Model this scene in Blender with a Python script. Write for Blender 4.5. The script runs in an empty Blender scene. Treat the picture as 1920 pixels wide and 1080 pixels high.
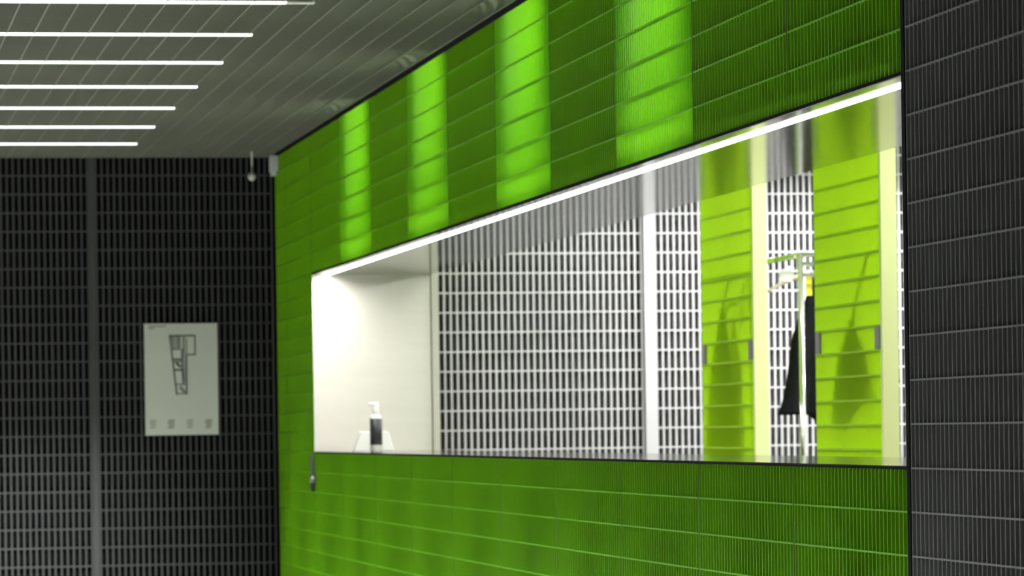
import bpy, bmesh, math, random
from mathutils import Vector, Matrix

random.seed(4)
S = bpy.context.scene
COL = S.collection
EYE = 1.20
A = math.radians(10.23)
CA, SA = math.cos(A), math.sin(A)
PITCH = 1.068 / 32          # bar pitch
MOD = 1.068                 # panel module
U0 = 8.353                  # near end of the green wall
N0 = 2.425                  # face of the green wall
ULAST = 20.57               # face of the black back wall
CEIL = 2.695
SILL, HEAD = 1.10, 2.00     # opening
NIN = 3.03                  # inner edge of the steel lining
NF = 4.18                   # plane of the lime panels
UJ = U0 + 10 * MOD          # far end of the opening
UIN = 19.15                 # face of the inner grating wall


def seam(k):
    return U0 + MOD * k


def W(u, n, z):
    """u runs along the green wall away from the viewer, n across into the cloakroom, z up"""
    return (-SA * u + CA * n, CA * u + SA * n, z)


# ------------------------------------------------------------------ materials
def mat(name, color, rough=0.5, metal=0.0, emit=None, estr=0.0, noise=None, bump=None, coat=0.0, spec=0.5, aniso=None):
    m = bpy.data.materials.new(name)
    m.use_nodes = True
    nt = m.node_tree
    b = nt.nodes['Principled BSDF']
    b.inputs['Base Color'].default_value = (*color, 1)
    b.inputs['Roughness'].default_value = rough
    b.inputs['Metallic'].default_value = metal
    b.inputs['Specular IOR Level'].default_value = spec
    if coat:
        b.inputs['Coat Weight'].default_value = coat
    if emit:
        b.inputs['Emission Color'].default_value = (*emit, 1)
        b.inputs['Emission Strength'].default_value = estr
    if noise:
        sc, amt, stretch = noise
        tc = nt.nodes.new('ShaderNodeTexCoord')
        mp = nt.nodes.new('ShaderNodeMapping')
        mp.inputs['Scale'].default_value = stretch
        nz = nt.nodes.new('ShaderNodeTexNoise')
        nz.inputs['Scale'].default_value = sc
        nz.inputs['Detail'].default_value = 4
        mx = nt.nodes.new('ShaderNodeMix')
        mx.data_type = 'RGBA'
        lo = tuple(c * (1 - amt) for c in color)
        hi = tuple(min(1, c * (1 + amt)) for c in color)
        mx.inputs[6].default_value = (*lo, 1)
        mx.inputs[7].default_value = (*hi, 1)
        nt.links.new(tc.outputs['Object'], mp.inputs['Vector'])
        nt.links.new(mp.outputs['Vector'], nz.inputs['Vector'])
        nt.links.new(nz.outputs['Fac'], mx.inputs[0])
        nt.links.new(mx.outputs[2], b.inputs['Base Color'])
        if bump:
            bp = nt.nodes.new('ShaderNodeBump')
            bp.inputs['Strength'].default_value = bump
            bp.inputs['Distance'].default_value = 0.01
            nt.links.new(nz.outputs['Fac'], bp.inputs['Height'])
            nt.links.new(bp.outputs['Normal'], b.inputs['Normal'])
    return m


M = {}
M['green'] = mat('green_paint', (0.165, 0.44, 0.004), 0.38, spec=0.35, noise=(3.0, 0.10, (1, 1, 1)))
M['lime'] = mat('lime_paint', (0.37, 0.61, 0.004), 0.45, spec=0.15, noise=(3.0, 0.06, (1, 1, 1)))  # the green paint again, its overexposed yellowing put into the colour
M['lime_glare'] = mat('pale_lime_paint', (0.80, 0.87, 0.40), 0.35)  # same paint, near-white glare under strong light put into the colour
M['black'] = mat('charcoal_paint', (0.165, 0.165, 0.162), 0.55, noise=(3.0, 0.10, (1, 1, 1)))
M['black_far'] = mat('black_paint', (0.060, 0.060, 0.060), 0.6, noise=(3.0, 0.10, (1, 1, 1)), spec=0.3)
M['ceil'] = mat('grey_ceiling_paint', (0.165, 0.165, 0.13), 0.5, noise=(2.0, 0.10, (1, 1, 1)))
M['grey'] = mat('galvanised_grey', (0.55, 0.54, 0.55), 0.45, noise=(4.0, 0.08, (1, 1, 1)))  # dark grating paint made pale, bright white light put into the colour
M['void'] = mat('black_backing', (0.008, 0.008, 0.009), 0.9, spec=0.1)
M['dgreen'] = mat('dark_green_backing', (0.02, 0.06, 0.003), 0.8, spec=0.2)
M['steel'] = mat('brushed_steel', (0.28, 0.285, 0.265), 0.10, 1.0, noise=(6.0, 0.06, (1, 1, 18)), bump=0.02)
M['steel_jamb'] = mat('satin_steel', (0.86, 0.83, 0.76), 0.5, 1.0, noise=(3.0, 0.05, (1, 1, 6)))
M['floor'] = mat('grey_concrete', (0.075, 0.075, 0.07), 0.5, noise=(1.5, 0.15, (1, 1, 1)))
M['lamp'] = mat('white_diffuser', (0.9, 0.9, 0.9), 0.5, emit=(0.95, 1.0, 0.98), estr=2.5)
M['lamp_end'] = mat('opal_end_cap', (0.80, 0.80, 0.72), 0.4)
M['led'] = mat('led_diffuser', (0.9, 0.9, 0.9), 0.5, emit=(1.0, 0.99, 0.95), estr=20)
M['alu'] = mat('aluminium', (0.6, 0.6, 0.6), 0.35, 1.0)
M['white'] = mat('white_plastic', (0.90, 0.90, 0.86), 0.4)
M['board'] = mat('white_board', (0.76, 0.77, 0.70), 0.30)
M['ink'] = mat('dark_grey_ink', (0.07, 0.075, 0.06), 0.6)
M['ink2'] = mat('mid_grey_ink', (0.27, 0.28, 0.24), 0.6)
M['coat'] = mat('black_wool', (0.010, 0.011, 0.012), 0.95, noise=(40, 0.5, (1, 1, 1)), bump=0.4, spec=0.15)
M['chrome'] = mat('chrome', (0.85, 0.85, 0.82), 0.12, 1.0)
M['tag'] = mat('yellow_card', (0.80, 0.78, 0.03), 0.5)
M['label'] = mat('dark_label', (0.018, 0.020, 0.022), 0.4)
M['bottle'] = mat('white_bottle', (0.85, 0.85, 0.80), 0.25)
M['hang'] = mat('pale_wood', (0.62, 0.56, 0.42), 0.4)
M['gunmetal'] = mat('grey_metal', (0.25, 0.25, 0.25), 0.4, 0.6)


# ------------------------------------------------------------------ mesh helpers
class MB:
    def __init__(self):
        self.v, self.f = [], []

    def box(self, u0, u1, n0, n1, z0, z1):
        b = len(self.v)
        for (u, n, z) in ((u0, n0, z0), (u1, n0, z0), (u1, n1, z0), (u0, n1, z0),
                          (u0, n0, z1), (u1, n0, z1), (u1, n1, z1), (u0, n1, z1)):
            self.v.append(W(u, n, z))
        for q in ((0, 1, 2, 3), (4, 7, 6, 5), (0, 4, 5, 1), (1, 5, 6, 2), (2, 6, 7, 3), (3, 7, 4, 0)):
            self.f.append(tuple(b + i for i in q))
        return self

    def quad(self, pts):
        b = len(self.v)
        self.v += [W(*p) for p in pts]
        self.f.append(tuple(range(b, b + len(pts))))
        return self

    def prism(self, pts, off):
        """closed outline pts [(u,n,z)] extruded by off (du,dn,dz)"""
        b = len(self.v)
        k = len(pts)
        self.v += [W(*p) for p in pts]
        self.v += [W(p[0] + off[0], p[1] + off[1], p[2] + off[2]) for p in pts]
        self.f.append(tuple(range(b, b + k)))
        self.f.append(tuple(range(b + 2 * k - 1, b + k - 1, -1)))
        for i in range(k):
            j = (i + 1) % k
            self.f.append((b + i, b + j, b + k + j, b + k + i))
        return self

    def tube(self, path, r, seg=14):
        """round tube through [(u,n,z)]; r number or list"""
        P = [Vector(W(*p)) for p in path]
        b = len(self.v)
        m = len(P)
        rr = r if isinstance(r, (list, tuple)) else [r] * m
        prev = None
        for i in range(m):
            t = (P[min(i + 1, m - 1)] - P[max(i - 1, 0)]).normalized()
            if prev is None:
                a = Vector((0, 0, 1)) if abs(t.z) < 0.9 else Vector((1, 0, 0))
                x = t.cross(a).normalized()
            else:
                x = (prev - t * prev.dot(t)).normalized()
            prev = x
            y = t.cross(x)
            for s in range(seg):
                an = 2 * math.pi * s / seg
                self.v.append(tuple(P[i] + (x * math.cos(an) + y * math.sin(an)) * rr[i]))
        for i in range(m - 1):
            for s in range(seg):
                s2 = (s + 1) % seg
                self.f.append((b + i * seg + s, b + i * seg + s2, b + (i + 1) * seg + s2, b + (i + 1) * seg + s))
        self.f.append(tuple(b + s for s in range(seg))[::-1])
        self.f.append(tuple(b + (m - 1) * seg + s for s in range(seg)))
        return self

    def lathe(self, u, n, prof, seg=28):
        """prof [(r,z)] around the vertical through (u,n)"""
        c = Vector(W(u, n, 0))
        b = len(self.v)
        for (r, z) in prof:
            for s in range(seg):
                an = 2 * math.pi * s / seg
                self.v.append((c.x + r * math.cos(an), c.y + r * math.sin(an), z))
        m = len(prof)
        for i in range(m - 1):
            for s in range(seg):
                s2 = (s + 1) % seg
                self.f.append((b + i * seg + s, b + i * seg + s2, b + (i + 1) * seg + s2, b + (i + 1) * seg + s))
        self.f.append(tuple(b + s for s in range(seg))[::-1])
        self.f.append(tuple(b + (m - 1) * seg + s for s in range(seg)))
        return self

    def build(self, name, material, parent=None, bevel=0.0, smooth=False):
        me = bpy.data.meshes.new(name)
        me.from_pydata(self.v, [], self.f)
        bm = bmesh.new()
        bm.from_mesh(me)
        bmesh.ops.recalc_face_normals(bm, faces=bm.faces)
        bm.to_mesh(me)
        bm.free()
        me.materials.append(material)
        if smooth:
            for p in me.polygons:
                p.use_smooth = True
        o = bpy.data.objects.new(name, me)
        COL.objects.link(o)
        if parent is not None:
            o.parent = parent
            o.matrix_parent_inverse = Matrix.Translation(parent.location).inverted()
        if bevel:
            md = o.modifiers.new('bevel', 'BEVEL')
            md.width = bevel
            md.segments = 2
            md.limit_method = 'ANGLE'
        return o


def tag(o, label, cat, group=None):
    o['label'] = label
    o['category'] = cat
    if group:
        o['group'] = group
    return o


def thing(name, label, cat, at, group=None):
    o = bpy.data.objects.new(name, None)
    o.location = W(*at)
    o.empty_display_size = 0.1
    COL.objects.link(o)
    return tag(o, label, cat, group)


def struct(name, label, at):
    o = bpy.data.objects.new(name, None)
    o.location = W(*at)
    COL.objects.link(o)
    o['kind'] = 'structure'
    o['label'] = label
    o['category'] = name.split('_')[0]
    return o


def struct_mesh(o, label):
    o['kind'] = 'structure'
    o['label'] = label
    o['category'] = o.name.split('_')[0]
    return o


TB = 0.004      # bar thickness


def grate_u(mb, u0, u1, z0, z1, nf, depth=0.020, pitch=PITCH, zgrid=0.1, frame=True, sgn=1, zoff=0.0, tc=TB):
    """vertical bars spread along u, front edge at n=nf, running back by depth"""
    g = 0.005
    a, b = u0 + g, u1 - g
    nb = max(1, round((b - a) / pitch))
    for i in range(nb + 1):
        u = a + (b - a - TB) * i / nb
        mb.box(u, u + TB, nf, nf + sgn * depth, z0, z1)
    k0 = math.ceil((z0 - zoff - 1e-4) / zgrid)
    k1 = math.floor((z1 - zoff + 1e-4) / zgrid)
    for k in range(k0, k1 + 1):
        z = zoff + k * zgrid
        mb.box(a, b, nf - sgn * 0.0006, nf + sgn * depth * 0.8, max(z0, z - tc / 2), min(z1, z + tc / 2))


def grate_n(mb, n0, n1, z0, z1, uf, depth=0.020, pitch=PITCH, zgrid=0.1, tb=0.0095, tc=0.008):
    """vertical bars spread along n, front edge at u=uf"""
    g = 0.0025
    a, b = n0 + g, n1 - g
    nb = max(1, round((b - a) / pitch))
    for i in range(nb + 1):
        n = a + (b - a - tb) * i / nb
        mb.box(uf, uf + depth, n, n + tb, z0, z1)
    for k in range(math.ceil((z0 - 1e-4) / zgrid), math.floor((z1 + 1e-4) / zgrid) + 1):
        z = k * zgrid
        mb.box(uf - 0.0006, uf + depth * 0.8, a, b, max(z0, z - tc / 2), min(z1, z + tc / 2))


# ------------------------------------------------------------------ floor and ceiling
fl = MB().box(2.0, 21.2, -6.5, 7.6, -0.06, 0.0).build('floor', M['floor'])
struct_mesh(fl, 'grey concrete floor of the lobby and cloakroom')

cl = struct('ceiling', 'grey metal grating ceiling with thin joints running along the green wall', (13, 0, CEIL))
CU0, CU1 = 9.4, ULAST
k0, k1 = 1, 11.44
NC0, NC1 = -4.0, N0 - 0.035
for i in range(1, 12):
    a, b = seam(i), min(seam(i + 1), ULAST - 0.004)
    mb = MB()
    mid = seam(i + 0.5)
    nb = max(1, round((b - a) / PITCH))
    for j in range(nb + 1):
        u = a + 0.002 + (b - a - 0.004 - TB) * j / nb
        if abs(u - mid) < 0.022:        # the slot of the light line
            mb.box(u, u + TB, 1.60, NC1, CEIL, CEIL + 0.02)
            continue
        mb.box(u, u + TB, NC0, NC1, CEIL, CEIL + 0.02)
    n = NC1 - 0.004
    while n > NC0:
        if n > 1.6:
            mb.box(a, b, n, n + TB, CEIL - 0.0008, CEIL + 0.016)
        else:
            mb.box(a, mid - 0.02, n, n + TB, CEIL - 0.0008, CEIL + 0.016)
            if mid + 0.02 < b:
                mb.box(mid + 0.02, b, n, n + TB, CEIL - 0.0008, CEIL + 0.016)
        n -= 0.1
    mb.build('panel', M['ceil'], cl)
MB().box(2.0, 21.2, -6.5, N0, CEIL + 0.10, CEIL + 0.14).build('backing', M['void'], cl)
MB().box(2.0, 21.2, N0 + 0.02, 7.6, CEIL + 0.10, CEIL + 0.14).build('backing', M['white'], cl)

# ------------------------------------------------------------------ back wall
wb = struct('wall_back', 'charcoal metal grating wall at the far end of the lobby', (ULAST, 0, 0))
edges = [2.412, 1.435, 0.367, -0.701, -1.769, -2.837, -3.9]
for i in range(len(edges) - 1):
    mb = MB()
    grate_n(mb, edges[i + 1] + 0.016, edges[i] - (0.016 if i else 0.0), 0.0, CEIL + 0.05, ULAST)
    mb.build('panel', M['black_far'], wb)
    if i:
        MB().box(ULAST - 0.002, ULAST + 0.03, edges[i] - 0.0155, edges[i] + 0.0155, 0, CEIL + 0.05).build('post', M['black_far'], wb)
MB().box(ULAST + 0.06, ULAST + 0.1, -6.5, 2.5, 0, CEIL + 0.1).build('backing', M['void'], wb)

wl = MB().box(2.0, 21.2, -6.6, -6.5, 0, CEIL + 0.1).build('wall_left', M['black'])
struct_mesh(wl, 'dark wall on the far side of the lobby')

# ------------------------------------------------------------------ green wall
wr = struct('wall_right', 'green metal grating wall around the cloakroom opening', (13, N0, 0))
UE = U0 + 0.027
BRIGHT = (2, 4, 6, 8)
for k in range(0, 12):
    a = UE if k == 0 else seam(k)
    b = min(seam(k + 1), ULAST - 0.002)
    if k < 10:
        mb = MB()
        grate_u(mb, a, b, HEAD + 0.004, CEIL - 0.003, N0)
        mb.build('panel', M['green'], wr)
        mb = MB()
        grate_u(mb, a, b, 0.0, SILL - 0.003, N0)
        mb.build('panel', M['green'], wr)
        if k in BRIGHT:
            # hollow bay: side sheets and a back sheet
            d = 0.60
            mb = MB()
            mb.box(a - 0.003, a, N0 + 0.022, N0 + d, HEAD + 0.02, CEIL + 0.09)
            mb.box(b, b + 0.003, N0 + 0.022, N0 + d, HEAD + 0.02, CEIL + 0.09)
            mb.box(a - 0.003, b + 0.003, N0 + 0.022, N0 + d, CEIL + 0.004, CEIL + 0.008)
            mb.build('bay_sheet', M['green'], wr)
        else:
            MB().box(a, b, N0 + 0.030, N0 + 0.034, HEAD + 0.02, CEIL + 0.09).build('backing', M['dgreen'], wr)
        MB().box(a, b, N0 + 0.030, N0 + 0.034, 0, SILL - 0.01).build('backing', M['dgreen'], wr)
    else:
        mb = MB()
        grate_u(mb, a, b, 0.0, CEIL - 0.003, N0)
        mb.build('panel', M['green'], wr)
        MB().box(a, b, N0 + 0.030, N0 + 0.034, 0, CEIL + 0.09).build('backing', M['dgreen'], wr)
MB().box(UE, ULAST, NC1 - 0.02, N0 + 0.002, CEIL + 0.022, CEIL + 0.026).build('leak_strip', M['void'], wr)  # added black strip, blocks bay light leaking through the ceiling gap
MB().box(UE, ULAST, N0 + 0.001, N0 + 0.020, CEIL - 0.002, CEIL + 0.021).build('leak_strip', M['void'], wr)  # second added strip, closes the front against leaking bay light
for k in range(1, 12):
    mb = MB()
    u = seam(k)
    if k <= 10:
        mb.box(u - 0.0048, u + 0.0048, N0 + 0.0003, N0 + 0.020, HEAD + 0.004, CEIL - 0.003)
        mb.box(u - 0.0048, u + 0.0048, N0 + 0.0003, N0 + 0.020, 0, SILL - 0.003)
    else:
        mb.box(u - 0.0048, u + 0.0048, N0 + 0.0003, N0 + 0.020, 0, CEIL - 0.003)
    mb.build('joint', M['void'], wr)
# rear sheet closing the space above the opening
MB().box(UE, UJ, NIN - 0.004, NIN, HEAD + 0.01, CEIL + 0.1).build('rear_sheet', M['green'], wr)

# near charcoal part of the same wall
wn = struct('wall_near', 'charcoal metal grating wall to the near side of the opening', (7, N0, 0))
for k in range(-4, 0):
    mb = MB()
    grate_u(mb, seam(k), seam(k + 1), 0.0, CEIL - 0.003, N0)
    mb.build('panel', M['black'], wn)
    MB().box(seam(k), seam(k + 1), N0 + 0.030, N0 + 0.034, 0, CEIL + 0.09).build('backing', M['void'], wn)
MB().box(U0, UE, N0 - 0.002, N0 + 0.30, 0, CEIL).build('corner_post', M['void'], wn)

# ------------------------------------------------------------------ steel lining of the opening
tr = struct('trim_1', 'brushed steel lining of the long cloakroom opening', (13, N0, SILL))
LW0, LW1 = N0 + 0.045, N0 + 0.085     # slot of the led strip
sof = MB()
sof.box(UE, UJ, N0, LW0, HEAD - 0.008, HEAD - 0.005)
sof.box(UE, UJ, LW1, NIN, HEAD - 0.008, HEAD - 0.005)
sof.build('soffit', M['steel'], tr)
MB().box(UE, UJ, N0 + 0.002, N0 + 0.004, HEAD - 0.005, HEAD + 0.004).build('shadow_gap', M['void'], tr)
MB().box(UE, UJ, N0 - 0.001, NIN, SILL + 0.001, SILL + 0.005).build('sill', M['steel'], tr)
MB().box(UE, UJ, N0 + 0.006, N0 + 0.012, SILL - 0.006, SILL + 0.001).build('shadow_gap', M['void'], tr)
MB().box(UJ - 0.003, UJ, N0, NIN - 0.006, SILL + 0.005, HEAD - 0.008).build('jamb', M['steel_jamb'], tr)
MB().box(UJ - 0.006, UJ + 0.10, NIN, NIN + 0.035, SILL - 0.3, HEAD + 0.3).build('jamb_lip', M['steel_jamb'], tr)
MB().box(UE - 0.003, UE, N0 + 0.01, NIN, SILL + 0.005, HEAD - 0.008).build('jamb', M['steel_jamb'], tr)
MB().box(UE, UJ, NIN - 0.02, NIN - 0.016, 0, SILL).build('apron', M['white'], tr)

ls = thing('led_strip', 'long white glowing strip light set into the steel soffit over the opening', 'strip light',
           (13, LW0, HEAD))
MB().box(UE + 0.004, UJ - 0.06, LW0 + 0.003, LW1 - 0.003, HEAD - 0.010, HEAD - 0.002).build('diffuser', M['led'], ls)
mb = MB()
mb.box(UE + 0.002, UJ - 0.056, LW0, LW0 + 0.0025, HEAD - 0.0085, HEAD + 0.01)
mb.box(UE + 0.002, UJ - 0.056, LW1 - 0.0025, LW1, HEAD - 0.0085, HEAD + 0.01)
mb.build('profile', M['alu'], ls)

# ------------------------------------------------------------------ cloakroom inside
wi = struct('wall_inner', 'dark metal grating wall inside the cloakroom, its strong light painted as pale grey', (UIN, 5, 0))
mb = MB()
grate_n(mb, NIN + 0.045, NF - 0.03, 0, CEIL + 0.05, UIN)
mb.build('panel', M['grey'], wi)
x = NF + 0.03
while x < 7.2:
    mb = MB()
    grate_n(mb, x, x + MOD, 0, CEIL + 0.05, UIN)
    mb.build('panel', M['grey'], wi)
    x += MOD
MB().box(UIN - 0.03, UIN + 0.02, NF - 0.028, NF + 0.028, 0, CEIL + 0.05).build('post', M['grey'], wi)
MB().box(UIN + 0.09, UIN + 0.12, NIN + 0.03, 7.6, 0, CEIL + 0.1).build('backing', M['black_far'], wi)
ws = MB().box(6.0, 19.3, 7.5, 7.6, 0, CEIL + 0.1).build('wall_storage', M['white'])
struct_mesh(ws, 'white wall at the back of the cloakroom')


def lime_panel(k, label):
    a, b = seam(k), seam(k + 1)
    t = thing('grating_panel', label, 'panel', (a, NF, 0), 'lime grating panels inside the cloakroom')
    mb = MB()
    grate_u(mb, a + 0.03, b, 0, CEIL, NF, tc=0.008)
    mb.build('grating', M['lime'], t)
    p = MB().box(a, a + 0.028, NF - 0.004, NF + 0.062, 0, CEIL).build('edge_post', M['lime_glare'], t)
    p['label'] = 'lime edge post, its almost white glare painted in'
    for (x0, x1) in ((a + 0.035, a + 0.105), (b - 0.10, b - 0.03)):
        c = MB().box(x0, x1, NF - 0.008, NF + 0.014, 1.505, 1.595).build('bracket', M['gunmetal'], t, bevel=0.002)
        c['label'] = 'small grey bracket'
    return t


lime_a = lime_panel(8, 'narrower lime green grating panel left of the coat, deeper inside the cloakroom')
lime_b = lime_panel(6, 'wider lime green grating panel right of the coat, next to the charcoal wall')

# ------------------------------------------------------------------ ceiling lights
for i, k in enumerate((4.5, 5.5, 6.5, 7.5, 8.5, 9.5, 10.5)):
    u = seam(k)
    nth = ('nearest', 'second', 'third', 'middle', 'third from the back wall', 'second from the back wall', 'closest to the black back wall')[i]
    lab = {0: 'slim white ceiling light line, topmost in the photo, with a dim opal end',
           1: 'slim white ceiling light line, second from the top of the photo',
           2: 'slim white ceiling light line, third from the top of the photo',
           3: 'slim white ceiling light line in the middle of the row of seven',
           4: 'slim white ceiling light line, third from the black back wall',
           5: 'slim white ceiling light line, second from the black back wall',
           6: 'slim white ceiling light line, the one closest to the black back wall'}[i]
    t = thing('ceiling_light', lab, 'ceiling light', (u, 1.6, CEIL), 'light lines in the grating ceiling')
    n_end = 1.60
    MB().box(u - 0.014, u + 0.014, NC0, n_end, CEIL - 0.006, CEIL + 0.004).build('diffuser', M['lamp'], t, bevel=0.002)
    if i == 0:
        e = MB().box(u - 0.014, u + 0.014, n_end, n_end + 0.10, CEIL - 0.006, CEIL + 0.004).build('end_cap', M['lamp_end'], t, bevel=0.004)
        e['label'] = 'dim opal end of the light line'
    MB().box(u - 0.017, u + 0.017, NC0, n_end + 0.01, CEIL + 0.004, CEIL + 0.03).build('housing', M['alu'], t)

# ------------------------------------------------------------------ map board on the back wall
bn0, bn1, bz0, bz1 = 1.705, 2.100, EYE - 0.002, EYE + 0.600
bd = thing('map_board', 'pale board with a floor plan drawn on it, on the black back wall', 'sign', (ULAST, 1.9, bz0))
UB = ULAST - 0.012
MB().box(UB, ULAST - 0.001, bn0, bn1, bz0, bz1).build('board', M['board'], bd, bevel=0.001)
bw, bh = bn1 - bn0, bz1 - bz0


def bp(x, y, d=0.0):
    """pixel on the zoomed crop of the board (142..722 across, 110..975 down)"""
    return (UB - d, bn0 + (x - 142) / 583 * bw, bz1 - (y - 110) / 865 * bh)


def line(mb, p, q, w=12):
    dx, dy = q[0] - p[0], q[1] - p[1]
    L = math.hypot(dx, dy)
    ex, ey = -dy / L * w / 2, dx / L * w / 2
    sx, sy = dx / L * w / 2, dy / L * w / 2
    pts = [(p[0] - sx + ex, p[1] - sy + ey), (q[0] + sx + ex, q[1] + sy + ey),
           (q[0] + sx - ex, q[1] + sy - ey), (p[0] - sx - ex, p[1] - sy - ey)]
    mb.prism([bp(x, y, 0.0002) for x, y in pts], (-0.0008, 0, 0))


mb = MB()
for p, q, w in (((345, 205), (395, 655), 14), ((345, 205), (545, 205), 13), ((545, 205), (545, 352), 11),
                ((545, 352), (478, 352), 11), ((476, 352), (474, 655), 14), ((395, 655), (474, 655), 8),
                ((362, 312), (425, 312), 9), ((425, 205), (425, 312), 9), ((372, 385), (440, 385), 10),
                ((440, 312), (440, 470), 12), ((390, 470), (450, 470), 16), ((440, 470), (448, 575), 14),
                ((398, 582), (470, 582), 10), ((478, 230), (478, 352), 8), ((400, 420), (420, 440), 22)):
    line(mb, p, q, w)
mb.build('floor_plan', M['ink'], bd)
mb = MB()
for p, q, w in (((370, 225), (372, 300), 34), ((405, 225), (408, 300), 30), ((380, 400), (430, 400), 26),
                ((455, 330), (458, 560), 16), ((430, 610), (455, 640), 30), ((455, 215), (456, 330), 22)):
    line(mb, p, q, w)
mb.build('plan_shading', M['ink2'], bd)
mb = MB()
for i, (p, q, w) in enumerate((((180, 130), (230, 130), 9), ((240, 130), (275, 130), 9), ((285, 130), (315, 130), 9),
                ((180, 147), (225, 147), 8))):
    line(mb, p, q, w)
mb.build('heading', M['ink2'], bd)
for cx, dark in ((205, 0), (350, 1), (500, 0), (648, 1)):
    mb = MB()
    for r in range(4):
        ww = (42, 55, 36, 48)[r]
        line(mb, (cx - ww / 2, 862 + r * 18), (cx + ww / 2 - (r % 2) * 12, 862 + r * 18), 8 + 3 * dark)
    mb.build('legend', M['ink2'], bd)

# ------------------------------------------------------------------ small things by the back corner
sp = thing('sprinkler', 'small pale round sprinkler on a thin stem hanging from the ceiling', 'sprinkler', (20.2, 2.28, CEIL))
un, nn = 20.15, 2.255
MB().tube([(un, nn, CEIL + 0.05), (un, nn, CEIL - 0.075)], 0.005).build('stem', M['white'], sp, smooth=False)
zb = CEIL - 0.132
MB().lathe(un, nn, [(0.004, zb - 0.022), (0.014, zb - 0.018), (0.021, zb - 0.006), (0.022, zb + 0.004), (0.016, zb + 0.016), (0.006, zb + 0.022), (0.003, zb + 0.058)],
           20).build('head', M['white'], sp, smooth=True)

sb = thing('sensor_box', 'small pale upright box high in the corner of green and black walls', 'sensor', (20.45, N0 - 0.02, CEIL - 0.1))
MB().box(20.40, 20.50, N0 - 0.040, N0 - 0.001, CEIL - 0.085, CEIL - 0.001).build('casing', M['white'], sb, bevel=0.004)
MB().box(20.415, 20.485, N0 - 0.034, N0 - 0.008, CEIL - 0.108, CEIL - 0.084).build('lens', M['white'], sb, bevel=0.004)

lk = thing('door_lock', 'small grey lock on the green wall below the far end of the opening', 'lock', (UJ + 0.05, N0, SILL - 0.1))
MB().box(UJ + 0.02, UJ + 0.10, N0 - 0.010, N0 - 0.001, SILL - 0.115, SILL - 0.012).build('plate', M['gunmetal'], lk, bevel=0.002)
MB().tube([(UJ - 0.01, N0 - 0.001, SILL - 0.135), (UJ - 0.01, N0 - 0.022, SILL - 0.135), (UJ - 0.01, N0 - 0.026, SILL - 0.135)],
          [0.02, 0.02, 0.016], 18).build('knob', M['gunmetal'], lk)
MB().tube([(UJ - 0.01, N0 - 0.014, SILL - 0.15), (UJ - 0.012, N0 - 0.016, SILL - 0.17), (UJ - 0.012, N0 - 0.014, SILL - 0.195)],
          [0.008, 0.011, 0.008], 12).build('pull', M['label'], lk)

# ------------------------------------------------------------------ pump bottle and white block on the sill
ST = SILL + 0.005
ub, nbt = 18.45, 2.655
bt = thing('pump_bottle', 'white pump bottle with a dark label on the steel sill', 'bottle', (ub, nbt, ST))
R = 0.029
MB().lathe(ub, nbt, [(R - 0.004, ST), (R, ST + 0.004), (R, ST + 0.164), (R - 0.003, ST + 0.171), (0.020, ST + 0.177), (0.015, ST + 0.179)]).build('body', M['bottle'], bt, smooth=True)
MB().lathe(ub, nbt, [(R + 0.0006, ST + 0.031), (R + 0.0006, ST + 0.160)]).build('label', M['label'], bt, smooth=True)
MB().lathe(ub, nbt, [(0.015, ST + 0.178), (0.0165, ST + 0.180), (0.0165, ST + 0.216), (0.0155, ST + 0.218)]).build('collar', M['bottle'], bt, smooth=True)
pm = MB()
pm.lathe(ub, nbt, [(0.0152, ST + 0.2175), (0.0155, ST + 0.222), (0.0155, ST + 0.236), (0.012, ST + 0.240)], 20)
pm.tube([(ub, nbt - 0.004, ST + 0.232), (ub, nbt - 0.024, ST + 0.232), (ub, nbt - 0.033, ST + 0.227)], [0.008, 0.0075, 0.006], 12)
pm.build('pump', M['bottle'], bt, smooth=True)

wbk = MB()
b0, b1, t0, t1 = 2.575, 2.775, 2.612, 2.755
uu = 18.72
prof = [(b0, 0.0), (b0 + 0.003, 0.008), (t0, 0.092), (t0 + 0.006, 0.097), (t1 - 0.012, 0.097), (t1 - 0.004, 0.090), (b1 - 0.012, 0.045), (b1, 0.006), (b1, 0.0)]
wbk.prism([(uu - 0.055, n, ST + z) for n, z in prof], (0.11, 0, 0))
tb = wbk.build('paper_block', M['white'], None, bevel=0.004)
tag(tb, 'white block with sloping sides on the steel sill behind the pump bottle', 'block')

# ------------------------------------------------------------------ garment rack, hangers and coats
NR = 4.39
rk = thing('garment_rack', 'chrome garment rack with an upright post in front of the black coat', 'rack', (16.9, NR, 0))
UP = 16.86
ZT = 1.99
MB().tube([(UP, NR, 0.03), (UP, NR, ZT - 0.0)], 0.014).build('post', M['chrome'], rk, smooth=True)
MB().tube([(UP + 0.004, NR, ZT - 0.014), (UP + 1.35, NR, ZT - 0.014)], 0.013).build('rail', M['chrome'], rk, smooth=True)
MB().tube([(UP + 1.35, NR, 0.03), (UP + 1.35, NR, ZT)], 0.014).build('post', M['chrome'], rk, smooth=True)
MB().tube([(UP, NR, ZT - 0.012), (UP - 0.0, NR + 0.25, ZT - 0.012)], 0.012).build('arm', M['chrome'], rk, smooth=True)
MB().tube([(UP, NR, ZT - 0.055), (UP - 0.0, NR + 0.25, ZT - 0.055)], 0.010).build('arm', M['chrome'], rk, smooth=True)
MB().tube([(UP, NR, ZT - 0.105), (UP - 0.0, NR + 0.25, ZT - 0.105)], 0.008).build('arm', M['chrome'], rk, smooth=True)
MB().box(UP - 0.25, UP + 0.25, NR - 0.02, NR + 0.02, 0.0, 0.03).build('foot', M['chrome'], rk, bevel=0.004)
MB().box(UP + 1.1, UP + 1.6, NR - 0.02, NR + 0.02, 0.0, 0.03).build('foot', M['chrome'], rk, bevel=0.004)


def smoothstep(t):
    t = max(0, min(1, t))
    return t * t * (3 - 2 * t)


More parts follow.
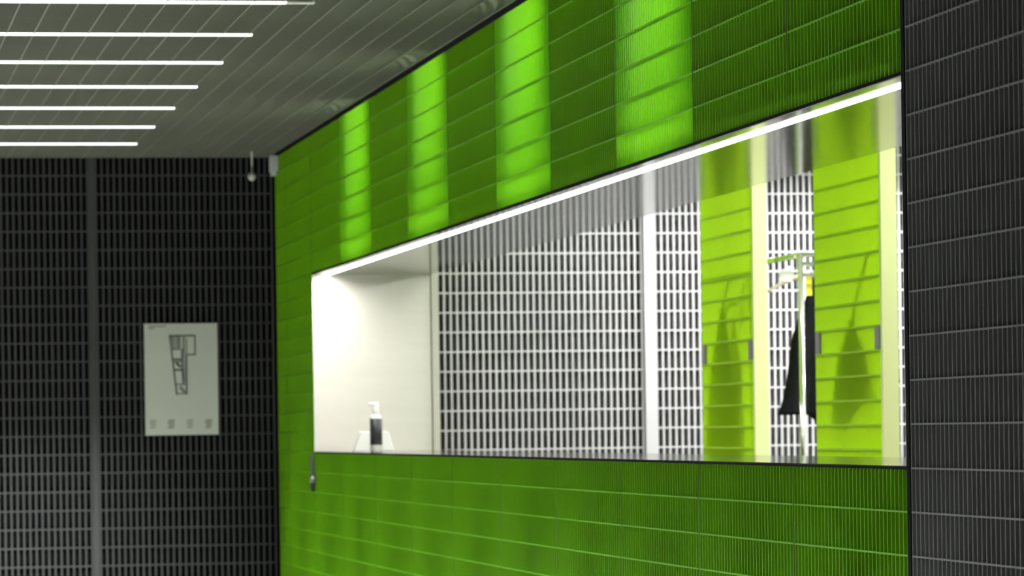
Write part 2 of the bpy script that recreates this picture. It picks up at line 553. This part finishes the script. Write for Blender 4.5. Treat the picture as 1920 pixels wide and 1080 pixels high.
def coat(u, n, ztop, length, wid, thick, seed, flat=False):
    """an A shaped coat hanging from its loop: closed folded surface"""
    rnd = random.Random(seed)
    mb = MB()
    rows, seg = 26, 40
    ph = [rnd.uniform(0, 6.28) for _ in range(3)]
    for i in range(rows):
        t = i / (rows - 1)
        for s in range(seg):
            an = 2 * math.pi * s / seg
            wn_ = wid * (0.12 + 0.30 * smoothstep(t * 2.2) + 0.58 * t)
            th = thick * (0.30 + 0.70 * smoothstep(t * 2.5))
            fold = 1 + 0.16 * t * math.sin(5 * an + ph[0] + 1.2 * t) + 0.08 * t * math.sin(9 * an + ph[1])
            # side of the hem is cut higher near one flank
            hem = 0.0
            if t > 0.80:
                hem = 0.05 * (t - 0.80) / 0.20 * (1 if math.cos(an) < 0.1 else -1.1)
            if flat:
                mb.v.append(W(u + wn_ * math.cos(an) * fold, n + th * math.sin(an), ztop - length * t + hem))
            else:
                mb.v.append(W(u + th * math.sin(an) * fold, n + wn_ * math.cos(an) * fold + 0.01 * t, ztop - length * t + hem))
    for i in range(rows - 1):
        for s in range(seg):
            s2 = (s + 1) % seg
            mb.f.append((i * seg + s, i * seg + s2, (i + 1) * seg + s2, (i + 1) * seg + s))
    mb.f.append(tuple(range(seg))[::-1])
    mb.f.append(tuple((rows - 1) * seg + s for s in range(seg)))
    return mb


def hanger(mb, u, n, z, half, drop):
    pts = []
    for i in range(21):
        s = -1 + 2 * i / 20
        pts.append((u, n + half * s, z - drop * abs(s) ** 1.3))
    mb.tube(pts, [0.007 + 0.006 * (1 - abs(-1 + 2 * i / 20)) for i in range(21)], 12)


uc, nc = 17.06, 4.50
ct = thing('coat', 'black coat hanging from the garment rack between the two lime panels', 'coat', (uc, nc, 1.2))
coat(uc, nc, 1.86, 0.66, 0.17, 0.075, 3).build('body', M['coat'], ct, smooth=True)
MB().tube([(uc, nc, 1.85), (uc, nc - 0.012, 1.89), (uc, nc, 1.925), (uc, nc + 0.012, 1.89), (uc, nc, 1.85)], 0.004, 8).build('loop', M['coat'], ct)

hg = thing('coat_hanger', 'wide pale coat hanger above the black coat on the rack', 'hanger', (uc, nc, 1.88))
mb = MB()
hanger(mb, uc + 0.10, nc, 1.905, 0.20, 0.085)
mb.build('shoulder_bar', M['hang'], hg, smooth=True)
MB().tube([(uc + 0.10, nc - 0.035, ZT - 0.026), (uc + 0.10, nc - 0.035, ZT + 0.003), (uc + 0.10, nc - 0.02, ZT + 0.006), (uc + 0.10, nc - 0.004, ZT - 0.01), (uc + 0.10, nc, 1.90)], 0.003, 8).build('hook', M['chrome'], hg)

tg = thing('hanging_tag', 'small yellow tag hanging in front of the black coat', 'tag', (16.93, 4.445, 1.795))
MB().box(16.928, 16.931, 4.430, 4.460, 1.795, 1.885).build('card', M['tag'], tg)
MB().tube([(16.9295, 4.445, 1.883), (16.875, 4.445, 1.935)], 0.0012, 6).build('string', M['white'], tg)
pc = thing('number_card', 'small white card hanging from the rack rail beside the upright post', 'card', (17.0, 4.36, 1.87))
MB().prism([(17.0, 4.325, 1.868), (17.0, 4.375, 1.862), (17.0, 4.394, 1.880), (17.0, 4.396, 1.928), (17.0, 4.370, 1.936), (17.0, 4.322, 1.905)], (0.004, 0, 0)).build('card', M['white'], pc)
MB().tube([(17.002, 4.385, 1.93), (17.002, 4.388, 1.9615)], 0.0012, 6).build('string', M['white'], pc)

# coats hung on the back of the lime panels
def hidden_coat(u, ztop, length, wid, seed, label, lean, zh):
    c = thing('coat', label, 'coat', (u, NF + 0.092, ztop - length), 'coats hanging behind the lime panels')
    coat(u, NF + 0.092, ztop, length, wid, 0.025, seed, True).build('body', M['coat'], c, smooth=True)
    MB().tube([(u, NF + 0.092, ztop - 0.03), (u - lean * 0.5, NF + 0.085, (ztop + zh) / 2), (u - lean, NF + 0.03, zh)], 0.013, 10).build('strap', M['coat'], c)
    return c


hidden_coat(17.47, 1.80, 0.75, 0.37, 8, 'dark wide coat behind the narrower lime panel, its pointed shadow falling on that panel', 0.12, 1.92)
hidden_coat(15.19, 1.68, 0.36, 0.30, 11, 'dark coat behind the wider lime panel, its slanting strap throwing a thin shadow', 0.21, 1.90)

# ------------------------------------------------------------------ lamps
def point(name, u, n, z, power, r=0.05, col=(1, 1, 1)):
    l = bpy.data.lights.new(name, 'POINT')
    l.energy = power
    l.shadow_soft_size = r
    l.color = col
    o = bpy.data.objects.new(name, l)
    o.location = W(u, n, z)
    COL.objects.link(o)
    return o


def area(name, u, n, z, su, sn, power, spread=180, col=(1, 1, 1), down=True):
    l = bpy.data.lights.new(name, 'AREA')
    l.shape = 'RECTANGLE'
    l.size, l.size_y = sn, su
    l.energy = power
    l.spread = math.radians(spread)
    l.color = col
    o = bpy.data.objects.new(name, l)
    o.location = W(u, n, z)
    o.rotation_euler = (0, 0, A)
    COL.objects.link(o)
    return o


for k in (-2.5, -1.5, -0.5, 0.5, 1.5, 2.5, 3.5, 4.5, 5.5, 6.5, 7.5, 8.5, 9.5, 10.5):
    area('ceiling_lamp', seam(k), (1.58 - 3.9) / 2, CEIL - 0.014, 0.026, 5.4, 430 if k > 3 else 270, 72, (0.96, 1.0, 0.97))
area('strip_lamp', (UE + UJ - 0.06) / 2, (LW0 + LW1) / 2, HEAD - 0.0105, UJ - UE - 0.08, 0.03, 75, 170, (1.0, 0.99, 0.95))
for k in (8, 6):
    point('storage_lamp', seam(k) - 1.0, 5.9, 2.55, 125, 0.04)
for k, pw, na in ((5.5, 28, 4.30), (7.5, 28, 4.30), (9.5, 95, 4.30)):
    area('storage_ceiling_lamp', seam(k), (na + 7) / 2, CEIL - 0.014, 0.026, 7 - na, pw, 150)
area('aisle_ceiling_lamp', seam(9.5), 3.7, CEIL - 0.014, 0.026, 0.8, 12, 150)
for k in BRIGHT:
    point('bay_lamp', seam(k) + 0.06, N0 + 0.50, 2.63, 24.0, 0.03)

w = bpy.data.worlds.new('world')
S.world = w
w.use_nodes = True
w.node_tree.nodes['Background'].inputs[0].default_value = (0.8, 0.85, 0.8, 1)
w.node_tree.nodes['Background'].inputs[1].default_value = 0.02

# ------------------------------------------------------------------ camera
F = 7150.0
ROLL = 0.0145
cd = bpy.data.cameras.new('camera')
cam = bpy.data.objects.new('camera', cd)
COL.objects.link(cam)
cd.sensor_width = 36.0
cd.sensor_fit = 'HORIZONTAL'
cd.lens = F / 1920 * 36.0
cd.shift_y = (806 - 540) / 1920
cd.clip_end = 200
cam.matrix_world = Matrix.Translation((0, 0, EYE)) @ Matrix.Rotation(math.radians(90), 4, 'X') @ Matrix.Rotation(-ROLL, 4, 'Z')
cd.dof.use_dof = True
cd.dof.focus_distance = 9.6
cd.dof.aperture_fstop = 9.0
S.camera = cam

S.view_settings.view_transform = 'Standard'
S.view_settings.look = 'None'
S.view_settings.gamma = 1.0
S.view_settings.exposure = 0.0
S.view_settings.use_curve_mapping = False
S.cycles.use_denoising = True
S.cycles.max_bounces = 10
S.cycles.sample_clamp_indirect = 6.0
